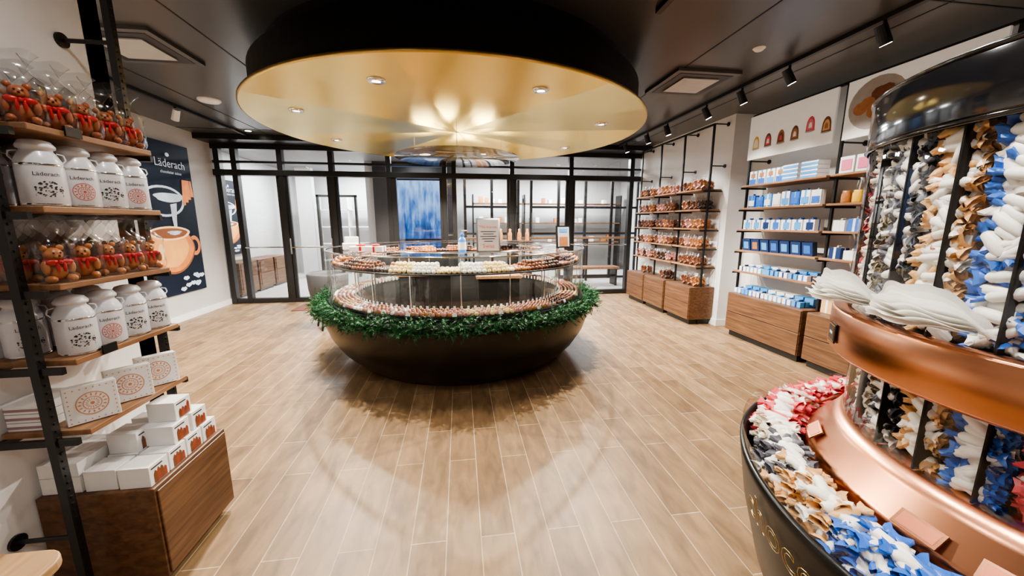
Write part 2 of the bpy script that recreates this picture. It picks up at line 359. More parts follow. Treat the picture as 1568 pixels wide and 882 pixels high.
# ---------------------------------------------------------------- ceiling disc
CX,CY=0.0,4.5; ZC=2.555
gc=empty('ceiling_canopy',(CX,CY,ZC)); g=gc
me=bpy.data.meshes.new('gold_disc'); vs=[];fs=[];uvs=[]
NS=16; sub=5
for sct in range(NS):
    a0=2*pi*sct/NS+.2; am=a0+pi/NS
    base=len(vs)
    radii=[.02,.5,1.0,1.5,2.015]
    for r in radii:
        for k in range(sub+1):
            a=a0+2*pi/NS*k/sub; vs.append((r*math.cos(a),r*math.sin(a),0.0))
    for i in range(len(radii)-1):
        for k in range(sub):
            n=sub+1; fs.append((base+i*n+k,base+(i+1)*n+k,base+(i+1)*n+k+1,base+i*n+k+1)[::-1])
            uvs.append(am+(.5 if sct%2 else -.15))
me.from_pydata(vs,[],fs); uvl=me.uv_layers.new(name='UVMap')
for p,am in zip(me.polygons,uvs):
    for li in p.loop_indices:
        co=me.vertices[me.loops[li].vertex_index].co
        uvl.data[li].uv=(co.x*math.cos(am)+co.y*math.sin(am),-co.x*math.sin(am)+co.y*math.cos(am))
me.materials.append(GOLD); o=bpy.data.objects.new('gold_disc',me); sc.collection.objects.link(o); o.location=(CX,CY,ZC); o.parent=g; o.matrix_parent_inverse=Matrix.Translation(-g.location)
b=MB(); b.lathe([(2.015,ZC-.001),(2.025,ZC+.004),(2.025,ZC+.022),(1.94,ZC+.028)],96,1,(CX,CY,0)); b.lathe([(1.93,ZC+.025),(1.93,2.86),(1.80,2.865),(1.80,H)],96,0,(CX,CY,0)); b.lathe([(0,ZC+.02),(1.95,ZC+.02)],96,0,(CX,CY,0))
b.build('drum',[DRUM,GOLDP],g,origin=False)
b=MB();bl=MB()
for i in range(8):
    ad=-111+45*i
    a=math.radians(ad); x=CX+1.58*math.cos(a);y=CY+1.62*math.sin(a)
    b.lathe([(.032,ZC-.015),(.06,ZC-.014),(.065,ZC-.002)],20,0,(x,y,0)); b.lathe([(.032,ZC-.015),(.03,ZC-.003)],20,0,(x,y,0)); bl.lathe([(0,ZC-.008),(.03,ZC-.008)],16,0,(x,y,0))
    L=bpy.data.lights.new('downlight','SPOT'); L.energy=50 if i in(0,1) else 300; L.spot_size=math.radians(150); L.spot_blend=.4; L.shadow_soft_size=.022; L.color=(1,.92,.81)
    lo=bpy.data.objects.new('downlight_beam',L); lo.location=(x,y,ZC-.03); sc.collection.objects.link(lo); lo.parent=g; lo.matrix_parent_inverse=Matrix.Translation(-g.location)
b.build('downlight_trims',[CHROME],g,origin=False); bl.build('downlight_lenses',[LAMP],g,origin=False)
b=MB()
b.lathe([(0,2.27),(.70,2.27),(.70,2.278),(0,2.278)],64,0,(0,CY,0)); b.build('suspended_glass_plate',[SMOKE],g)
b=MB()
for a in(.5,2.6,4.7): b.tube((.6*math.cos(a),CY+.6*math.sin(a),2.275),(.6*math.cos(a),CY+.6*math.sin(a),ZC),.003)
b.build('plate_rods',[CHROME],g)
for i in range(6):
    a=2*pi*i/6+.3
    L=bpy.data.lights.new('uplight','SPOT'); L.energy=30; L.spot_size=math.radians(155); L.spot_blend=.8; L.shadow_soft_size=.12; L.color=(1,.92,.76)
    lo=bpy.data.objects.new('uplight_beam',L); lo.location=(.40*math.cos(a),CY+.40*math.sin(a),2.285); lo.rotation_euler=(pi,0,0); sc.collection.objects.link(lo); lo.parent=g; lo.matrix_parent_inverse=Matrix.Translation(-g.location)

# ---------------------------------------------------------------- central counter
KX,KY=0.0,4.55
ZG=1.265; ZD=.755; ZU=1.12; RI=1.19
g=empty('round_chocolate_counter',(KX,KY,0))
b=MB()
b.lathe([(1.10,0),(1.15,.005),(1.25,.08),(1.38,.21),(1.48,.37),(1.53,.52),(1.55,.62),(1.545,.645),(1.47,.65),(1.47,ZD-.02)],96,0,(KX,KY,0))
b.lathe([(1.47,ZD-.02),(RI,ZD-.02),(RI,.30),(1.12,.02),(1.10,0)],96,1,(KX,KY,0))
b.build('bowl_base',[BRONZE,BLKM],g)
b=MB()
b.lathe([(RI,ZD-.02),(RI,ZD),(1.44,ZD),(1.44,ZD-.02)],96,0,(KX,KY,0)); b.lathe([(1.12,ZU-.014),(1.12,ZU),(1.42,ZU),(1.42,ZU-.014),(1.12,ZU-.014)],96,1,(KX,KY,0))
for i in range(16):
    a=2*pi*i/16; b.tube((KX+1.2*math.cos(a),KY+1.2*math.sin(a),ZD),(KX+1.2*math.cos(a),KY+1.2*math.sin(a),ZG),.006,8,3)
b.build('trays',[BLKM,mat('tray_dark',(.03,.024,.02),.4),BLKM,CHROME],g)
b=MB(); b.lathe([(1.46,.65),(1.46,ZG)],96,0,(KX,KY,0)); b.lathe([(1.0,ZG),(1.465,ZG)],96,0,(KX,KY,0)); b.lathe([(1.17,ZD),(1.17,ZU)],96,0,(KX,KY,0)); b.build('glass_front',[GLASSD],g)
b=MB(); b.lathe([(1.457,ZG-.006),(1.471,ZG-.006),(1.471,ZG+.006),(1.457,ZG+.006)],96,0,(KX,KY,0)); b.lathe([(.99,ZG-.006),(1.003,ZG-.006),(1.003,ZG+.006),(.99,ZG+.006)],96,0,(KX,KY,0))
for i in range(12):
    a=2*pi*i/12; b.tube((KX+1.463*math.cos(a),KY+1.463*math.sin(a),.65),(KX+1.463*math.cos(a),KY+1.463*math.sin(a),ZG),.003,6)
b.build('glass_edges',[CHROME],g)
b=MB()
for i in range(120):
    a=2*pi*i/120; T=TR(KX+1.2*math.cos(a),KY+1.2*math.sin(a),ZD,a); b.box(-.003,.003,-.010,.010,.0,.04,0,T=T)
for i in range(22):
    a=2*pi*i/22+.1; T=TR(KX+1.425*math.cos(a),KY+1.425*math.sin(a),ZD,a,0,-.4); b.box(-.002,.002,-.02,.02,.0,.03,0,T=T)
    T=TR(KX+1.40*math.cos(a),KY+1.40*math.sin(a),ZU,a,0,-.4); b.box(-.002,.002,-.02,.02,.0,.03,1,T=T)
b.build('price_tags',[WHITE,BLK],g)
piece=MB(); piece.lathe([(.018,0),(.019,.012),(.014,.026),(.0,.030)],8,0)
Ts=[];mp=[]
for r in(1.235,1.28,1.32,1.36,1.40):
    n=int(2*pi*r/.047)
    for k in range(n):
        a=2*pi*k/n
        sec=int(a/(2*pi)*36); random.seed(sec*7+3); pal=random.choice([[1,4],[1,4],[4,3],[0],[4,5],[2,0]]); random.seed(k*31+int(r*1000))
        Ts.append(TR(KX+r*math.cos(a),KY+r*math.sin(a),ZD,a,s=U(.9,1.2))); mp.append([random.choice(pal)])
random.seed(11)
scatter(piece,Ts,'chocolates_lower_tier',[CHOC,CHOCL,CHOCD,WCHOC,PINKC,CREAM],mp,g)
tr=MB(); tr.ball((0,0,.018),.02,8,6)
Ts=[];mp=[]
for lay in range(3):
    for r in (1.16,1.20,1.24,1.28,1.32,1.36,1.39):
        if lay and (r<1.19 or r>1.37): continue
        if lay==2 and (r<1.23 or r>1.33): continue
        n=int(2*pi*r/.043)
        for k in range(n):
            a=2*pi*(k+.5*lay)/n; d=math.degrees(a)
            sec=int(d/9)
            if sec%3==2 and lay: continue
            if 244<d<290: pal=3 if sec%2 else 5
            else: pal=[0,2,1,0,2][sec%5]
            Ts.append(TR(KX+(r+U(-.006,.006))*math.cos(a),KY+(r+U(-.006,.006))*math.sin(a),ZU+.024*lay,R()*6,0,0,s=U(.9,1.12))); mp.append([pal])
scatter(tr,Ts,'chocolates_upper_tier',[CHOC,CHOCL,CHOCD,WCHOC,PINKC,CREAM],mp,g)
# garland
b=MB()
Vn=[];Fn=[];Mn=[]
for i in range(1600):
    t=i/1600; a=math.radians(170+204*t+U(-1,1)); 
    rr=1.535+U(-.05,.06)+.02*math.sin(a*23); z=.69+U(-.055,.05)+.015*math.sin(a*31)
    p=Vector((KX+rr*math.cos(a),KY+rr*math.sin(a),z))
    out=Vector((math.cos(a),math.sin(a),0)); tan=Vector((-math.sin(a),math.cos(a),0))
    d=(out*U(-.1,1)+tan*U(-1.2,1.2)+Vector((0,0,U(-.6,.7)))).normalized()
    Ls=U(.07,.13); s1=d.orthogonal().normalized(); s2=d.cross(s1); mm=0 if R()<.65 else 1
    for k in range(20):
        q=p+d*(Ls*k/20); an=R()*2*pi; nd=(s1*math.cos(an)+s2*math.sin(an)+d*.9).normalized(); w=d.cross(nd).normalized()*.0036
        ln=U(.022,.036); i0=len(Vn); Vn+= [tuple(q-w),tuple(q+w),tuple(q+nd*ln)]; Fn.append((i0,i0+1,i0+2)); Mn.append(mm)
b.v=Vn;b.f=Fn;b.m=Mn;b.s=[False]*len(Fn)
b2=MB(); b2.lathe([(1.535,.655),(1.565,.68),(1.535,.71),(1.50,.68),(1.535,.655)],80,0,(KX,KY,0),math.radians(172),math.radians(372))
b.build('pine_garland_needles',[GREEN,GREEN2],g); b2.build('pine_garland_stem',[mat('stem_brown',(.02,.03,.01),.8)],g)
def itable(x,y,w,d,h):
    b=MB(); b.box(x-w/2,x+w/2,y-d/2,y+d/2,h-.04,h,0)
    b.box(x-w/2+.03,x+w/2-.03,y-d/2+.03,y+d/2-.03,.05,h-.04,1)
    b.box(x-w/2+.06,x+w/2-.06,y-d/2+.06,y+d/2-.06,0,.05,1)
    b.build('service_cabinet',[BOARD,BLKM],bevel=.004)
itable(-.45,4.95,.7,.4,.92); itable(.5,5.0,.6,.4,.86)

# items on counter
ZT=ZG+.009
g=empty('framed_sign',(.27,3.44,ZT)); b=MB(); T=TR(.26,3.44,ZT,.07,-.12)
b.box(-.11,.11,-.006,.006,.001,.315,0,T=T); b.box(-.096,.096,-.008,-.006,.018,.30,1,T=T); b.box(-.09,.09,0,.09,0.001,.006,0,T=T)
add_text(b,'This is pure.',.034,2,lambda x,y,z:tuple(T@Vector((x,-.0095,.225+y))))
for i,w in enumerate((.07,.05,.075,.06,.04)): b.box(-w,w,-.0092,-.008,.19-i*.022,.196-i*.022,3,T=T)
add_text(b,'Swiss',.05,2,lambda x,y,z:tuple(T@Vector((x,-.0095,.045+y))))
b.build('sign_panel',[CHROME,mat('sign_paper',(.44,.40,.38),.6),REDINK,BLKINK],g)
b=MB(); X0,Y0=.02,3.46; b.lathe([(0,0),(.034,0),(.036,.01),(.036,.11),(.028,.13),(.012,.14),(.012,.155),(.016,.155),(.016,.175),(.005,.178),(.005,.20)],20,0,(X0,Y0,ZT)); b.box(X0-.006,X0+.045,Y0-.006,Y0+.006,ZT+.197,ZT+.208,1); b.lathe([(.0365,.03),(.0365,.10)],20,1,(X0,Y0,ZT))
b.build('sanitizer_bottle',[BLUEG,WHITE])
g=empty('picture_frame',(1.1,4.0,ZT)); b=MB(); T=TR(1.12,3.98,ZT,.25,-.1)
b.box(-.085,.085,-.01,.01,0.001,.24,0,T=T); b.box(-.07,.07,-.012,-.01,.015,.225,1,T=T); b.box(-.05,.05,-.014,-.012,.02,.12,2,T=T);b.box(-.05,.05,-.014,-.012,.17,.21,3,T=T); b.build('frame',[BLK,mat('frame_paper',(.5,.5,.5),.5),CHOCL,SKY],g)
def giftbox(b,T,w,d,h,mb=0,mr=1,bow=True):
    b.box(-w/2,w/2,-d/2,d/2,0,h,mb,T=T); e=.0015
    b.box(-w*.06,w*.06,-d/2-e,d/2+e,0,h+e,mr,T=T); b.box(-w/2-e,w/2+e,-d*.1,d*.1,0,h+e,mr,T=T)
    if bow:
        for s in(-1,1): b.ball((s*w*.12,0,h+.012),(w*.13,.012,.012),8,5,mr,T=T)
        b.ball((0,0,h+.01),.009,6,4,mr,T=T)
b=MB(); 
for x,y,rz,w,h in((-.98,3.90,.1,.2,.04),(-.80,3.72,-.1,.16,.05),(-1.14,4.12,.3,.15,.06),(-1.18,4.32,.4,.13,.12)): giftbox(b,TR(x,y,ZT,rz),w,.13,h,0,1 if x>-1.1 else 0,x>-1.1)
b.build('ribboned_gift_boxes',[WHITE,RED],bevel=.002)
g=empty('acrylic_display_case',(.85,5.5,ZT)); 
b=MB(); b.box(.50,1.08,5.42,5.68,ZT+.01,ZT+.42); b.build('case',[GLASSD],g)
b=MB(); b.box(.50,1.08,5.42,5.68,ZT-.0,ZT+.012); b.build('base',[CHROME],g)
b=MB()
for x in(.60,.74,.88,1.0): 
    b.lathe([(0,0),(.03,0),(.03,.1),(.015,.13),(.02,.16),(0,.17)],12,0,(x,5.55,ZT+.013))
b.build('sweet_cones',[CHOCL],g)
def tub(x,y,rz):
    b=MB(); T=TR(x,y,0,rz)
    b.lathe([(0,.40),(.22,.40),(.25,.44),(.24,.48),(0,.49)],28,0,T=T)
    b.lathe([(.25,.42),(.28,.60),(.29,.80),(.275,.83),(.26,.80),(.245,.60),(.22,.46)],28,0,a0=.6,a1=2*pi-.6,T=T)
    for k in range(4):
        a=pi/4+k*pi/2; b.tube(T@Vector((.17*math.cos(a),.17*math.sin(a),.40)),T@Vector((.24*math.cos(a),.24*math.sin(a),0)),.014,8,1)
    b.build('tub_chair',[mat('grey_shell',(.07,.07,.075),.5),BLK])
tub(-1.93,5.75,.5)

# ---------------------------------------------------------------- left shelf unit
PX=-1.50
levels=[1.874,1.605,1.335,1.056,.78]
g=empty('left_shelf_unit',(PX,1.75,0))
b=MB()
for z in levels: b.box(-1.69,-1.40,1.50,2.01,z-.022,z)
b.build('boards',[BOARD],g,bevel=.003)
b=MB()
for y in(1.475,2.035):
    b.box(PX-.014,PX+.014,y-.014,y+.014,0,H)
    for z in levels:
        b.box(-1.68,-1.42,y-.008,y+.008,z-.045,z-.02)
    k=0
    while k<88: 
        b.box(PX-.018,PX+.018,y-.005,y+.005,.1+k*.03,.108+k*.03); k+=1
    for z in(2.33,.35): 
        b.tube((PX,y,z),(-1.70,y,z),.009,10); b.tube((-1.69,y,z),(-1.70,y,z),.03,16)
for z in levels: b.box(-1.69,-1.67,1.48,2.03,z-.045,z-.022)
b.build('posts_and_brackets',[BLK],g)
b=MB(); b.box(-1.69,-1.27,1.55,2.02,.05,.47); b.box(-1.66,-1.31,1.59,1.98,0,.05,1); b.box(-1.27,-1.262,1.56,2.01,.06,.455)
b.build('walnut_drawer_cabinet',[WALNUTZ,BLK],g,bevel=.004)
b=MB(); 
for z,y in((1.856,1.62),(1.04,1.60)): b.box(-1.398,-1.392,y,y+.06,z,z+.035)
b.build('shelf_price_labels',[BLK],g)
b=MB()
def rrect(x0,x1,y0,y1,r,z0,z1,m,n=6):
    pts=[]
    for cx,cy,a in((x1-r,y1-r,0),(x0+r,y1-r,pi/2),(x0+r,y0+r,pi),(x1-r,y0+r,1.5*pi)):
        for i in range(n+1): pts.append((cx+r*math.cos(a+pi/2*i/n),cy+r*math.sin(a+pi/2*i/n)))
    N=len(pts); b.add([(x,y,z0) for x,y in pts]+[(x,y,z1) for x,y in pts],[tuple(range(N))[::-1],tuple(range(N,2*N))]+[(i,(i+1)%N,N+(i+1)%N,N+i) for i in range(N)],m)
rrect(-1.68,-1.205,.7,1.175,.07,.53,.56,0)
for x in(-1.62,-1.28):
    for y in(.77,1.10): b.tube((x,y,0),(x,y,.53),.018,10,0)
b.build('side_table',[LIGHTW],bevel=.004)
def milkcan(b,x,y,z,face,kind,s=1):
    T=TR(x,y,z,face,s=s)
    b.lathe([(0,0),(.056,0),(.058,.004),(.058,.140),(.056,.155),(.045,.180),(.039,.188),(.039,.194),(.046,.197),(.047,.206),(.043,.212),(.037,.222),(.018,.228),(0,.229)],28,0,T=T)
    b.lathe([(.0585,.003),(.0595,.006),(.0585,.009)],28,3,T=T); b.lathe([(.0585,.137),(.0595,.140),(.0575,.144)],28,3,T=T)
    for s_ in(-1,1):
        pts=[(0,s_*.056,.152),(0,s_*.066,.165),(0,s_*.062,.182),(0,s_*.045,.186)]
        for i in range(3): b.tube(T@Vector(pts[i]),T@Vector(pts[i+1]),.0025,6,0)
    fn=lambda a,c:tuple((.0588*math.cos(a/.0588),.0588*math.sin(a/.0588),.058+c))
    b.T=T
    if kind==1: mandala(b,1,fn,.032,14)
    else:
        random.seed(5)
        for i in range(60):
            a=2*pi*R(); r=.034*math.sqrt(R()); cx=r*math.cos(a)*1.05; cy=r*math.sin(a)*.75; w=U(.002,.005);h=U(.001,.004)
            b.poly([(cx-w,cy-h*.3),(cx,cy-h),(cx+w,cy+h*.2),(cx,cy+h)],2,fn)
        for k in range(2): b.poly([(-.034,-.024+k*.004),(.034,-.024+k*.004),(.034,-.0225+k*.004),(-.034,-.0225+k*.004)],2,fn)
    vs,fs=TXT
    b.add([fn(x_,.045+y_) for x_,y_,_ in vs],fs,2)
    b.T=Matrix.Identity(4)
TXT=text_geo('Läderach',.018)
fa=-.6
b=MB()
for x,y,k in((-1.46,1.58,2),(-1.46,1.705,1),(-1.46,1.825,2),(-1.46,1.945,1),(-1.62,1.57,1),(-1.62,1.70,2),(-1.62,1.83,1)): milkcan(b,x,y,1.606,fa,k)
b.build('milk_can_tins',[TIN,REDINK,BLKINK,CHROME])
b=MB()
for x,y,k in((-1.46,1.59,2),(-1.46,1.71,1),(-1.46,1.83,2),(-1.46,1.95,2),(-1.62,1.58,2),(-1.62,1.71,1),(-1.62,1.84,1)): milkcan(b,x,y,1.057,fa,k,.98)
b.build('milk_can_tins',[TIN,REDINK,BLKINK,CHROME])
def bear(b,T):
    b.T=T
    b.ball((0,0,.04),(.030,.027,.036),10,7,0); b.ball((0,0,.09),(.025,.023,.023),10,7,0)
    for s in(-1,1):
        b.ball((0,s*.019,.112),(.008,.010,.010),8,5,0); b.ball((.02,s*.024,.012),(.024,.012,.012),8,5,0); b.ball((.016,s*.03,.05),(.013,.010,.022),8,5,0)
        b.ball((.022,s*.008,.096),.003,5,4,2); b.ball((.027,s*.017,.066),(.006,.017,.010),8,5,1); b.ball((.03,s*.008,.05),(.004,.005,.018),6,4,1)
    b.ball((.022,0,.084),(.010,.011,.008),8,5,3); b.ball((.031,0,.087),.0035,5,4,2); b.ball((.03,0,.066),.007,6,4,1)
    b.lathe([(.022,.066),(.027,.07),(.022,.074)],14,1)
    def bag(u,v):
        a=2*pi*u; z=v*.215; w=(.048 if v<.05 else .054) if v<.6 else .054
        f=1 if v<.6 else max(0,1-(v-.6)/.18) if v<.78 else -.0
        dx=(.042*f+.004)*math.cos(a)*(1+.1*math.sin(7*a+v*9)); dy=(w*(1-.55*(v>.6)*min(1,(v-.6)/.12 if v>.6 else 0))+(.03*(v-.78)/.22 if v>.78 else 0))*math.sin(a)*(1+.06*math.sin(5*a+v*13))
        return (dx,dy,z+ (.008*math.sin(a*3) if v>.95 else 0))
    b.grid(bag,20,12,4); b.T=Matrix.Identity(4)
for z,seed in((1.874,1),(1.335,2)):
    random.seed(seed); b=MB()
    for i in range(5):
        bear(b,TR(-1.448,1.55+i*.103,z+.002,fa+U(-.25,.25),s=1.1)); bear(b,TR(-1.555,1.545+i*.103,z+.002,fa+U(-.3,.3),s=1.1))
        if i<4: bear(b,TR(-1.645,1.60+i*.103,z+.002,fa+U(-.3,.3),s=1.04))
    b.build('wrapped_chocolate_bears',[mat('bear_chocolate%d'%seed,(.50,.20,.07) if seed==2 else (.38,.12,.05),.35,var=.4,scale=40),RED,CHOCD,CHOCL,CELLO2])
b=MB()
for i,(x,y) in enumerate(((-1.455,1.585),(-1.455,1.755),(-1.455,1.91))):
    T=TR(x,y,.782,.0-.75,0,-.06); b.box(-.025,.025,-.072,.072,0,.145,0,T=T)
    b.T=T; mandala(b,1,lambda a,c:(.0262,a,.072+c),.045,16)
    for k in range(28):
        t=k/28*4; s=int(t); f=(t-s)*.124-.062
        p=[(f,-.062),(.062,f),(-f,.062),(-.062,-f)][s]; b.poly([(p[0]-.002,p[1]-.002),(p[0]+.002,p[1]-.002),(p[0]+.002,p[1]+.002),(p[0]-.002,p[1]+.002)],1,lambda a,c:(.0262,a,.072+c))
    b.T=Matrix.Identity(4)
b.build('ornament_boxes',[WHITE,ORINK],bevel=.002)
b=MB()
for i in range(3): b.box(-1.68,-1.56,1.515,1.68,.781+i*.034,.812+i*.034,0); b.box(-1.68,-1.56,1.513,1.515,.79+i*.034,.800+i*.034,1)
b.build('flat_box_stack',[WHITE,mat('pattern_ink',(.35,.22,.25),.5)],bevel=.002)
b=MB()
def photobox(x,y,z,w=.115,d=.10,h=.088,rz=0):
    T=TR(x,y,z,rz); b.box(-w/2,w/2,-d/2,d/2,0,h,0,T=T); e=.0012
    b.T=T
    for k in range(4):
        yy=-d/2+.020+k*.017; random.seed(k+int(abs(x)*100)); hh=h*U(.5,.8)
        b.poly([(yy,.0),(yy+.017,0),(yy+.017,hh*.8),(yy+.008,hh),(yy,hh*.7)],1+k%2,lambda a,c:(w/2+e,a,c+.003))
    b.poly([(-d/2+.01,h-.018),(d/2-.03,h-.018),(d/2-.03,h-.012),(-d/2+.01,h-.012)],3,lambda a,c:(w/2+e,a,c))
    b.T=Matrix.Identity(4)
for i in range(4):
    photobox(-1.345,1.615+i*.108,.471)
photobox(-1.355,1.78,.560); photobox(-1.355,1.90,.560); photobox(-1.47,1.74,.560);photobox(-1.47,1.62,.471);photobox(-1.47,1.73,.471);photobox(-1.47,1.85,.471);photobox(-1.48,1.88,.560);photobox(-1.37,1.83,.649)
b.box(-1.68,-1.54,1.57,1.80,.471,.54,0);b.box(-1.68,-1.54,1.57,1.80,.542,.60,0)
b.build('photo_gift_boxes',[WHITE,CHOC,mat('choc_red',(.3,.06,.03),.4),BLKINK],bevel=.0015)

# ---------------------------------------------------------------- right side shelving
LV=[2.03,1.74,1.46,1.18,.90]
def shelfunit(name,xf,xw,ys):
    y0,y1=min(ys),max(ys); g=empty(name,((xf+xw)/2,(y0+y1)/2,0)); b=MB()
    for i in range(len(ys)-1):
        a,c=ys[i],ys[i+1]
        for z in LV: b.box(xf,xw-.005,a+.02,c-.02,z-.022,z)
    b.build('boards',[BOARD],g,bevel=.003); b=MB()
    for y in ys:
        b.box(xf+.09,xf+.115,y-.012,y+.012,0,2.92)
        for z in LV: b.box(xf+.01,xw-.01,y-.007,y+.007,z-.045,z-.022)
        for z in(2.35,2.92): b.tube((xf+.1,y,z),(xw,y,z),.009); b.tube((xw-.012,y,z),(xw,y,z),.028,14)
    b.box(xf+.09,xf+.115,y0,y1,2.90,2.925)
    b.build('posts_and_rail',[BLK],g); return g
g1=shelfunit('display_shelf_unit',3.50,3.82,[5.13,5.82,6.52,7.22])
g2=shelfunit('display_shelf_unit',3.76,4.15,[1.15,2.32,3.48,4.70])
def cabinet(x0,x1,y0,y1,top,g):
    b=MB(); b.box(x0,x1,y0,y1,.08,top); b.box(x0+.04,x1-.02,y0+.03,y1-.03,0,.08,1)
    zm=(top+.08)/2; b.box(x0-.012,x0,y0+.006,y1-.006,.085,zm-.004); b.box(x0-.012,x0,y0+.006,y1-.006,zm+.004,top-.005)
    b.build('drawer_cabinet',[WALNUTZ,BLK],g,bevel=.004)
for y in(5.1,5.84,6.56): cabinet(3.42,3.81,y,y+.68,.58,g1)
for y in(1.1,2.28,3.48): cabinet(3.68,4.14,y,y+1.14,.60,g2)
bag=MB(); random.seed(3)
for k in range(16):
    T=TR(U(-.03,.03),U(-.045,.045),.012+.1*(k/16),R()*3,R()*3,R()*3); bag.box(-.025,.025,-.02,.02,-.008,.008,0,T=T)
bag.grid(lambda u,v:((.042*(1-max(0,v-.6)*2.2)+.003)*math.cos(2*pi*u)*(1+.08*math.sin(14*u+v*7)),(.062-.02*max(0,v-.5))*math.sin(2*pi*u)*(1+.05*math.sin(9*u+5*v)),v*.19),16,8,1)
Ts=[];mp=[]
for zi,z in enumerate(LV+[.585]):
    y=5.22
    while y<7.12:
        if not any(abs(y-p)<.075 for p in(5.82,6.52)):
            if z<.6: 
                if R()<.5: y+=.14; continue
            c=random.choice([0,0,1,2,3]); 
            Ts.append(TR(3.565,y,z+.006,U(-.2,.2),s=U(.9,1.05))); mp.append([c,4])
            Ts.append(TR(3.70,y+.02,z+.006,U(-.2,.2),s=U(.9,1.05))); mp.append([c,4])
        y+=.132
scatter(bag,Ts,'chocolate_bags',[CHOC,CHOCL,CHOCD,PINKC,CELLO2],mp)
for bi,(y0,y1) in enumerate(((3.54,4.64),(2.38,3.42),(1.2,2.26))):
    for zi,z in enumerate(LV+[.602]):
        z+=.001
        random.seed(zi*10+bi); b=MB(); y=y1-.08
        kind=zi; cnt=0
        while y>y0+.07:
            cnt+=1
            if bi==0:
                if kind==0:
                    if y>4.1:
                        giftbox(b,TR(3.84,y,z,0),.05,.12,.17,0,2,False); giftbox(b,TR(3.95,y,z,0),.05,.12,.17,2,0,False)
                        b.box(3.810,3.8145,y-.05,y+.05,z+.0,z+.07,random.choice([2,9])); b.box(3.810,3.8145,y-.03,y+.03,z+.09,z+.14,3); dy=.14
                    else:
                        for k in range(4): b.box(3.80,3.95,y-.11,y+.09,z+k*.045,z+k*.045+.042,0); b.box(3.797,3.80,y-.11,y+.09,z+k*.045,z+k*.045+.026,2)
                        dy=.24
                elif kind==1:
                    hh=U(.13,.17); giftbox(b,TR(3.86,y,z,0),.06,.11,hh,random.choice([0,2,0,9]),random.choice([0,2,9]),True)
                    b.box(3.825,3.829,y-.045,y+.045,z+.02,z+.09,random.choice([2,9,0])); dy=.13
                elif kind==2:
                    giftbox(b,TR(3.86,y,z,0),.12,.13,.12,0,9,True); b.box(3.796,3.80,y-.05,y+.03,z+.01,z+.09,random.choice([1,9,2])); dy=.15
                elif kind==3:
                    T=TR(3.86,y,z,0,0,-.15); b.box(-.03,.03,-.065,.065,0.006,.155,1,T=T); b.box(-.033,-.03,-.04,.04,.03,.12,random.choice([9,3,2]),T=T); dy=.15
                else:
                    giftbox(b,TR(3.86 if kind==4 else 3.82,y,z,0),.12,.11,.06,random.choice([0,0,2]),random.choice([9,2,1]),True); b.box(3.93,4.04,y-.05,y+.06,z,z+.09,random.choice([0,2])); dy=.13
            else:
                pal=[[4,0],[6,3,7],[0,9],[1,6,3,0],[5,8,0],[6,3]][kind]; c=random.choice(pal)
                if kind in(1,): b.lathe([(0,0),(.04,0),(.042,.01),(.042,.085),(.034,.10),(.034,.12),(0,.12)],14,c,(3.85,y,z)); dy=.11
                elif kind==0: b.box(3.80,3.9,y-.07,y+.07,z,z+.16,0); b.box(3.796,3.80,y-.05,y+.05,z+.03,z+.13,c); dy=.16
                else: giftbox(b,TR(3.86,y,z,0),.1,.12,U(.08,.15),c,0,True); dy=.15
            y-=dy
        b.build('boxed_confectionery',[WHITE,NAVY,SKY,CHOCL,PNK,GRN,ORANGE,YEL,PINKR,BLUE],bevel=0)
def panel(y0,y1,z0,z1,kind):
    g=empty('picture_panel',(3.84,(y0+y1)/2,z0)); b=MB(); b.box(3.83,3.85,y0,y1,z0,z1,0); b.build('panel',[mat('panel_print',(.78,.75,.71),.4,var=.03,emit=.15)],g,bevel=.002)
    b=MB()
    fn=lambda a,c,k=0:(3.828-k,y1-a,z0+c)
    if kind==0:
        # praline illustrations: domed chocolates cut open, each with shell, filling and highlight
        for i,(c1,c2,c3) in enumerate(((0,1,1),(3,4,1),(2,3,4),(3,2,1),(4,8,1),(3,6,2))):
            x=.13+i*.19; yb=.13; w=.050; h=.15; n=14
            if i==4: yb+=.05
            def dome(s,m,k,dz=0):
                pts=[(x+w*s*math.cos(pi*j/n)*(1 if True else 1),yb+dz+h*s*(.38+.62*math.sin(pi*j/n))) for j in range(n+1)]
                b.poly([(x+w*s*1.08,yb+dz)]+pts+[(x-w*s*1.08,yb+dz)],m,lambda a,c:fn(a,c,k))
            dome(1,c1,0); dome(.72,c2,.0008,.012); dome(.38,c3,.0016,.03)
            b.poly([(x+w*1.25*math.cos(2*pi*j/16),yb-.004+.012*math.sin(2*pi*j/16)) for j in range(16)],5,lambda a,c:fn(a,c,-.0005))
    else:
        for i in range(11):
            a=R()*6; r=.13*math.sqrt(R()); cx=.28+r*math.cos(a)*1.3; cy=.29+r*math.sin(a)
            b.poly([(cx+.07*math.cos(2*pi*k/9),cy+.06*math.sin(2*pi*k/9)) for k in range(9)],(2,3,3)[i%3],lambda p,q,i=i:(3.828-.0004*i,y1-p,z0+q))
        b.poly([(.28+.25*math.cos(2*pi*k/24),.28+.23*math.sin(2*pi*k/24)) for k in range(24)],5,lambda p,q:(3.8285,y1-p,z0+q))
    b.build('print',[YEL,CREAM,CHOCL,CHOC,PINKR,mat('bowl_shade',(.42,.39,.36),.5),ORANGE,CHOCD,PNK],g,origin=False)
panel(3.56,4.72,2.36,2.90,0); panel(2.36,3.46,2.36,2.90,1); panel(1.2,2.28,2.36,2.90,0)

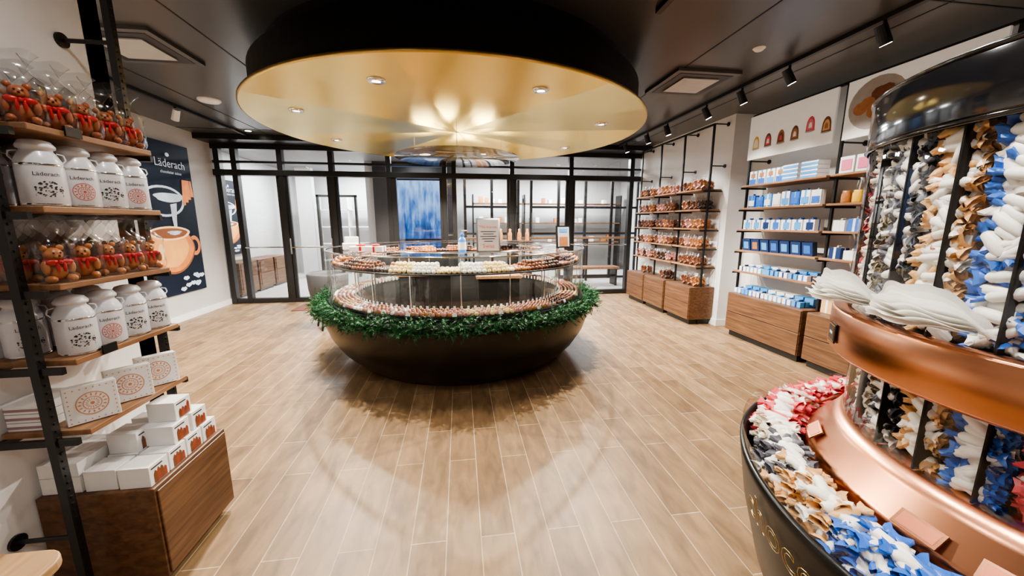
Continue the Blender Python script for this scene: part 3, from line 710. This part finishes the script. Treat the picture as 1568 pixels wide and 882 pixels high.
# ---------------------------------------------------------------- ceiling equipment
def spot(loc,target,energy,size=70,col=(1,.95,.89),soft=.05,blend=.6,parent=None,name='spot_beam'):
    L=bpy.data.lights.new(name,'SPOT'); L.energy=energy; L.spot_size=math.radians(size); L.spot_blend=blend; L.shadow_soft_size=soft; L.color=col
    o=bpy.data.objects.new(name,L); o.location=loc; d=Vector(target)-Vector(loc); o.rotation_euler=d.to_track_quat('-Z','Y').to_euler(); sc.collection.objects.link(o)
    if parent: o.parent=parent; o.matrix_parent_inverse=Matrix.Translation(-parent.location)
def track(X,y0,y1,heads,en,size=75,white=False):
    g=empty('track_light_rail',(X,(y0+y1)/2,H)); b=MB(); b.box(X-.02,X+.02,y0,y1,H-.035,H,0); bl=MB()
    for (y,t) in heads:
        p=Vector((X,y,H-.035)); q=Vector((X,y,H-.10)); b.tube(p,q,.012,8,0); d=(Vector(t)-q).normalized(); c=q+Vector((0,0,-.03))
        b.tube(c-d*.07,c+d*.07,.038,16,1,.042)
        bl.tube(c+d*.071,c+d*.073,.034,16,0)
        spot(c+d*.08,t,en,size,parent=g)
    b.build('rail_and_heads',[BLK,PLASTIC if white else BLK],g); bl.build('lenses',[LAMP],g)
track(3.1,-1.0,7.2,[(6.9,(3.7,6.8,1.2)),(6.1,(3.7,6.1,1.2)),(5.5,(3.7,5.4,1.2)),(4.6,(3.9,4.4,1.4)),(4.0,(3.9,3.9,1.2)),(3.4,(3.9,3.2,1.4)),(2.6,(3.9,2.5,1.2))],72)
track(-3.55,2.6,7.2,[(5.6,(-4.4,6.2,1.4)),(4.2,(-4.4,4.0,1.2)),(3.2,(-4.4,2.9,1.2))],40,white=True)
track(1.42,-1.8,2.75,[(1.5,(1.9,.5,1.2)),(.6,(1.9,.5,1.1)),(-.9,(.5,1.5,0))],60)
track(.45,-1.8,1.9,[(.9,(1.5,.75,1.3)),(.2,(1.35,.5,1.1)),(1.6,(1.4,1.0,.9))],65,60)  # unseen rail, added above the view to brighten the candy tower
def cassette(x,y,s=.34):
    b=MB(); b.box(x-s,x+s,y-s,y+s,H-.03,H,0); b.box(x-s*.84,x+s*.84,y-s*.84,y+s*.84,H-.034,H-.03,1); b.box(x-s*.58,x+s*.58,y-s*.58,y+s*.58,H-.045,H-.034,2)
    b.build('air_conditioning_cassette',[mat('cassette_grey',(.10,.10,.10),.4),BLK,mat('grille_white',(.45,.45,.44),.5)],bevel=.004)
cassette(2.48,4.0); cassette(-2.68,3.85)
b=MB(); b.lathe([(0,H-.03),(.10,H-.03),(.12,H-.015),(.12,H)],32,0,(-3.0,5.35,0)); b.build('round_ceiling_light',[PLASTIC])  # round white ceiling light, modelled without glow
b=MB(); b.lathe([(0,H-.02),(.03,H-.02),(.05,H)],20,0,(2.6,3.2,0)); b.build('smoke_detector',[PLASTIC])
g=empty('added_downlights',(0,1,H)); b=MB(); bl=MB()  # those near the camera are out of view, added to light the foreground
for x,y,e in((-.8,1.3,48),(.0,-.4,36),(2.3,1.9,36),(2.6,5.6,36),(-2.6,5.6,45),(-1.2,7.0,45),(1.6,7.0,45),(-3.4,7.0,40),(2.4,-.6,40),(-.6,-1.4,42)):
    b.lathe([(.045,H-.004),(.07,H-.004),(.075,H)],24,0,(x,y,0)); bl.lathe([(0,H-.003),(.045,H-.003)],20,0,(x,y,0))
    spot((x,y,H-.03),(x,y,0),e,150,(1,.95,.89),.06,.9,g,'downlight_beam')
b.build('trims',[BLK],g,origin=False); bl.build('lenses',[LAMP],g,origin=False)
for x,y,e in((-3.9,10,130),(-3.0,11.5,110),(1,11.3,170),(3.3,11.3,190),(3.0,9,85),(.6,9,50),(-1,9,22)):
    L=bpy.data.lights.new('corridor_panel_light','AREA'); L.energy=e; L.size=.6; L.color=(.95,.98,1); o=bpy.data.objects.new('corridor_panel_light',L); o.location=(x,y,H-.03); sc.collection.objects.link(o)

# ---------------------------------------------------------------- candy tower
TX,TY=1.69,.61
g=empty('candy_tower',(TX,TY,0)); C=(TX,TY,0)
b=MB(); b.lathe([(.0,0),(.56,0),(.60,.02),(.70,.18),(.78,.38),(.83,.58),(.855,.74),(.86,.775),(.85,.782),(.84,.775),(.835,.72),(.64,.72)],120,0,C); b.build('base_bowl',[BLKS],g)
b=MB()
def cyl(x,y,z):
    zz=.625+y; rr=.833+ max(0,(zz-.58))*.16+z+.004
    a=math.radians(155)+x/rr; return (TX+rr*math.cos(a),TY+rr*math.sin(a),zz)
add_text(b,'chocolatier suisse',.135,0,cyl,outline=True,bev=.0008,font_align='LEFT')
b.build('lettering',[GOLDP],g,origin=False)
RZ0,RZ1=1.15,1.28
b=MB(); b.lathe([(.852,.78),(.856,.835)],120,0,C); b.lathe([(.608,RZ1),(.608,1.77)],120,0,C); b.lathe([(.575,.93),(.575,RZ0)],120,0,C); b.build('glass_walls',[GLASSC],g)
b=MB()
b.lathe([(.66,.73),(.66,.81),(.65,.825),(.60,.89),(.58,.925),(.50,.93)],120,0,C)
b.lathe([(.50,RZ0-.004),(.635,RZ0-.004),(.642,RZ0+.005),(.642,RZ1-.005),(.635,RZ1+.004),(.605,RZ1+.004)],120,0,C)
b.build('copper_bands',[COPPER],g)
b=MB(); b.lathe([(.47,.90),(.47,RZ0)],60,0,C); b.lathe([(.50,RZ1-.03),(.50,1.80)],60,0,C)
for i in range(30):
    a=math.radians(2+12*i); 
    T=TR(TX,TY,0,a); b.box(.50,.603,-.0025,.0025,RZ1,1.80,0,T=T); b.box(.47,.57,-.002,.002,.93,RZ0,0,T=T)
b.lathe([(.50,1.765),(.612,1.765),(.616,1.775),(.616,1.895),(.61,1.905),(.58,1.905),(.58,1.865),(0,1.865)],120,1,C)
for z in(1.765,1.905): b.lathe([(.612,z-.006),(.62,z),(.612,z+.006)],120,1,C)
b.build('core_and_cap',[BLKM,BLKG],g)
b=MB(); b.lathe([(.30,0),(.30,.03),(.24,.10),(.12,.15),(0,.165)],40,0,(TX+.05,TY,1.866)); b.build('white_top_dome',[PLASTIC],g)
cd=MB(); prof=[(-.056,.019,.45),(-.047,.014,.55),(-.038,.007,1),(-.031,.0135,1),(0,.0155,1),(.031,.0135,1),(.038,.007,1),(.047,.014,.55),(.056,.019,.45)]
sg=8; vs=[];fs=[];ms=[]
for i,(x,r,fl) in enumerate(prof):
    for k in range(sg):
        a=2*pi*k/sg; j=1+(.25 if (k%2 and fl<1) else 0); vs.append((x+(.005 if (k%2 and fl<.5) else 0)*(1 if x>0 else -1),r*1.15*math.cos(a)*j if fl<1 else r*math.cos(a),r*math.sin(a)*fl*j))
for i in range(len(prof)-1):
    for k in range(sg):
        fs.append((i*sg+k,i*sg+(k+1)%sg,(i+1)*sg+(k+1)%sg,(i+1)*sg+k)); ms.append(1 if (i in(0,1,6,7) or (i==5 and k%4<2)) else 0)
cd.v=vs;cd.f=fs;cd.m=ms;cd.s=[i not in(0,7) for i in range(len(prof)-1) for k in range(sg)]
CM=[CREAM,BLUE,ORANGE,DARKW,PINKR,mat('cream_twist',(.82,.75,.60),.4,scale=50)]
random.seed(21)
cyc=[1,2,3,5,4]
Ts=[];mp=[]
for s in range(30):
    ac=200-(20+12*s)
    col=cyc[s%5]
    n=120
    for k in range(n):
        z=RZ1+.022+.455*(k+R())/n
        sc_=U(.78,.95); ti=random.choice([U(-.4,.4),U(-.4,.4),U(-.9,.9),U(-1.3,1.3)])
        half=math.degrees(.058*sc_*math.cos(ti)/.565); lim=max(.15,5.8-half)
        a=math.radians(ac+U(-lim,lim)); r=random.choice([U(.53,.56),U(.565,.585)])
        T=TR(TX+r*math.cos(a),TY+r*math.sin(a),z,a+pi/2,R()*3,ti,s=sc_)
        Ts.append(T); mp.append([0 if R()<.9 else col,col if R()<.9 else 0])
    for k in range(42):
        z=.945+.185*(k+R())/42; sc_=.82; ti=U(-.8,.8); half=math.degrees(.058*sc_*math.cos(ti)/.53); lim=max(.15,5.8-half)
        a=math.radians(ac+U(-lim,lim)); r=random.choice([U(.50,.525),U(.53,.55)])
        Ts.append(TR(TX+r*math.cos(a),TY+r*math.sin(a),z,a+pi/2,R()*3,ti,s=sc_)); mp.append([0,col if R()<.9 else 0])
scatter(cd,Ts,'column_candies',CM,mp,g)
Ts=[];mp=[]
for lay,(n,z0) in enumerate(((420,.745),(440,.772),(460,.80),(340,.826))):
    for k in range(n):
        d=360*(k+R()*.8)/n; a=math.radians(d); lim=.0 if lay<2 else .015*(lay-1)
        r=U(.71+lim,.79-lim)
        q=(200-d+U(-1.0,1.0))%360
        col=1 if q<27 else 2 if q<42 else 3 if q<54 else 5 if q<65 else 4 if q<110 else cyc[int(q/24)%5]
        Ts.append(TR(TX+r*math.cos(a),TY+r*math.sin(a),z0+U(-.006,.01),R()*6.28,U(-.5,.5),U(-.3,.3),s=U(.85,1.05))); mp.append([0 if R()<.8 else col,col if R()<.92 else 0])
scatter(cd,Ts,'trough_candies',CM,mp,g)
# scoop-bag fans on the ring
for q,sz in((51,1.1),(27,1.1)):
    b=MB(); a=math.radians(200-q)
    T=TR(TX+.60*math.cos(a),TY+.60*math.sin(a),RZ1+.012,a+(.25 if q>40 else 0),s=sz)
    for s in range(8):
        tilt=1.40-s*.13
        def fan(u,v,s=s,tilt=tilt):
            an=(u-.5)*2.8+.05*math.sin(s*3); rr=.012+v*(.085+.005*math.sin(s*2)+.006*abs(math.sin(u*14+s))); y=rr*math.sin(an); up=rr*math.cos(an)
            rip=.0035*math.sin(u*18+s*1.3)*v
            return (.02+up*math.sin(tilt)+.01*v, y, up*math.cos(tilt)+rip+.018+.012*abs(math.sin(an))*v)
        b.grid(fan,48,5,0,T=T)
    b.tube(T@Vector((-.01,0,-.005)),T@Vector((.02,0,.018)),.012,10,0)
    b.build('paper_bag_fan',[PAPER],g)
b=MB()
a=math.radians(200-57); T=TR(TX+.643*math.cos(a),TY+.643*math.sin(a),1.205,a); b.box(0,.004,-.035,.035,-.03,.03,0,T=T); b.box(.004,.005,-.03,.03,-.025,.025,1,T=T); b.box(.005,.0055,-.028,.028,-.023,.023,0,T=T); b.box(.0055,.006,-.015,.015,-.004,.004,2,T=T)
b.build('ring_label',[BLK,GOLDP,WHITE],g)
b=MB()
for q in(8,21,-8,60,90): 
    a=math.radians(200-q); T=TR(TX+.645*math.cos(a),TY+.645*math.sin(a),.845,a,0,.75); b.box(-.022,.022,-.045,.045,0,.005,0,T=T); b.box(-.016,.016,-.038,.038,.005,.006,1,T=T)
b.build('trough_labels',[COPPER,mat('copper_dark',(.45,.16,.09),.35,metal=.8)],g)

# ---------------------------------------------------------------- world + camera
w=bpy.data.worlds.new('world'); sc.world=w; w.use_nodes=True; w.node_tree.nodes['Background'].inputs[0].default_value=(.05,.07,.12,1); w.node_tree.nodes['Background'].inputs[1].default_value=.5
cam=bpy.data.cameras.new('camera'); cam.lens=13.09; cam.sensor_width=36; cam.clip_start=.03; cam.clip_end=60
co=bpy.data.objects.new('camera',cam); co.location=(0,0,1.55); co.rotation_euler=(math.radians(80),0,-math.radians(7.9)); sc.collection.objects.link(co); sc.camera=co
print('DONE')
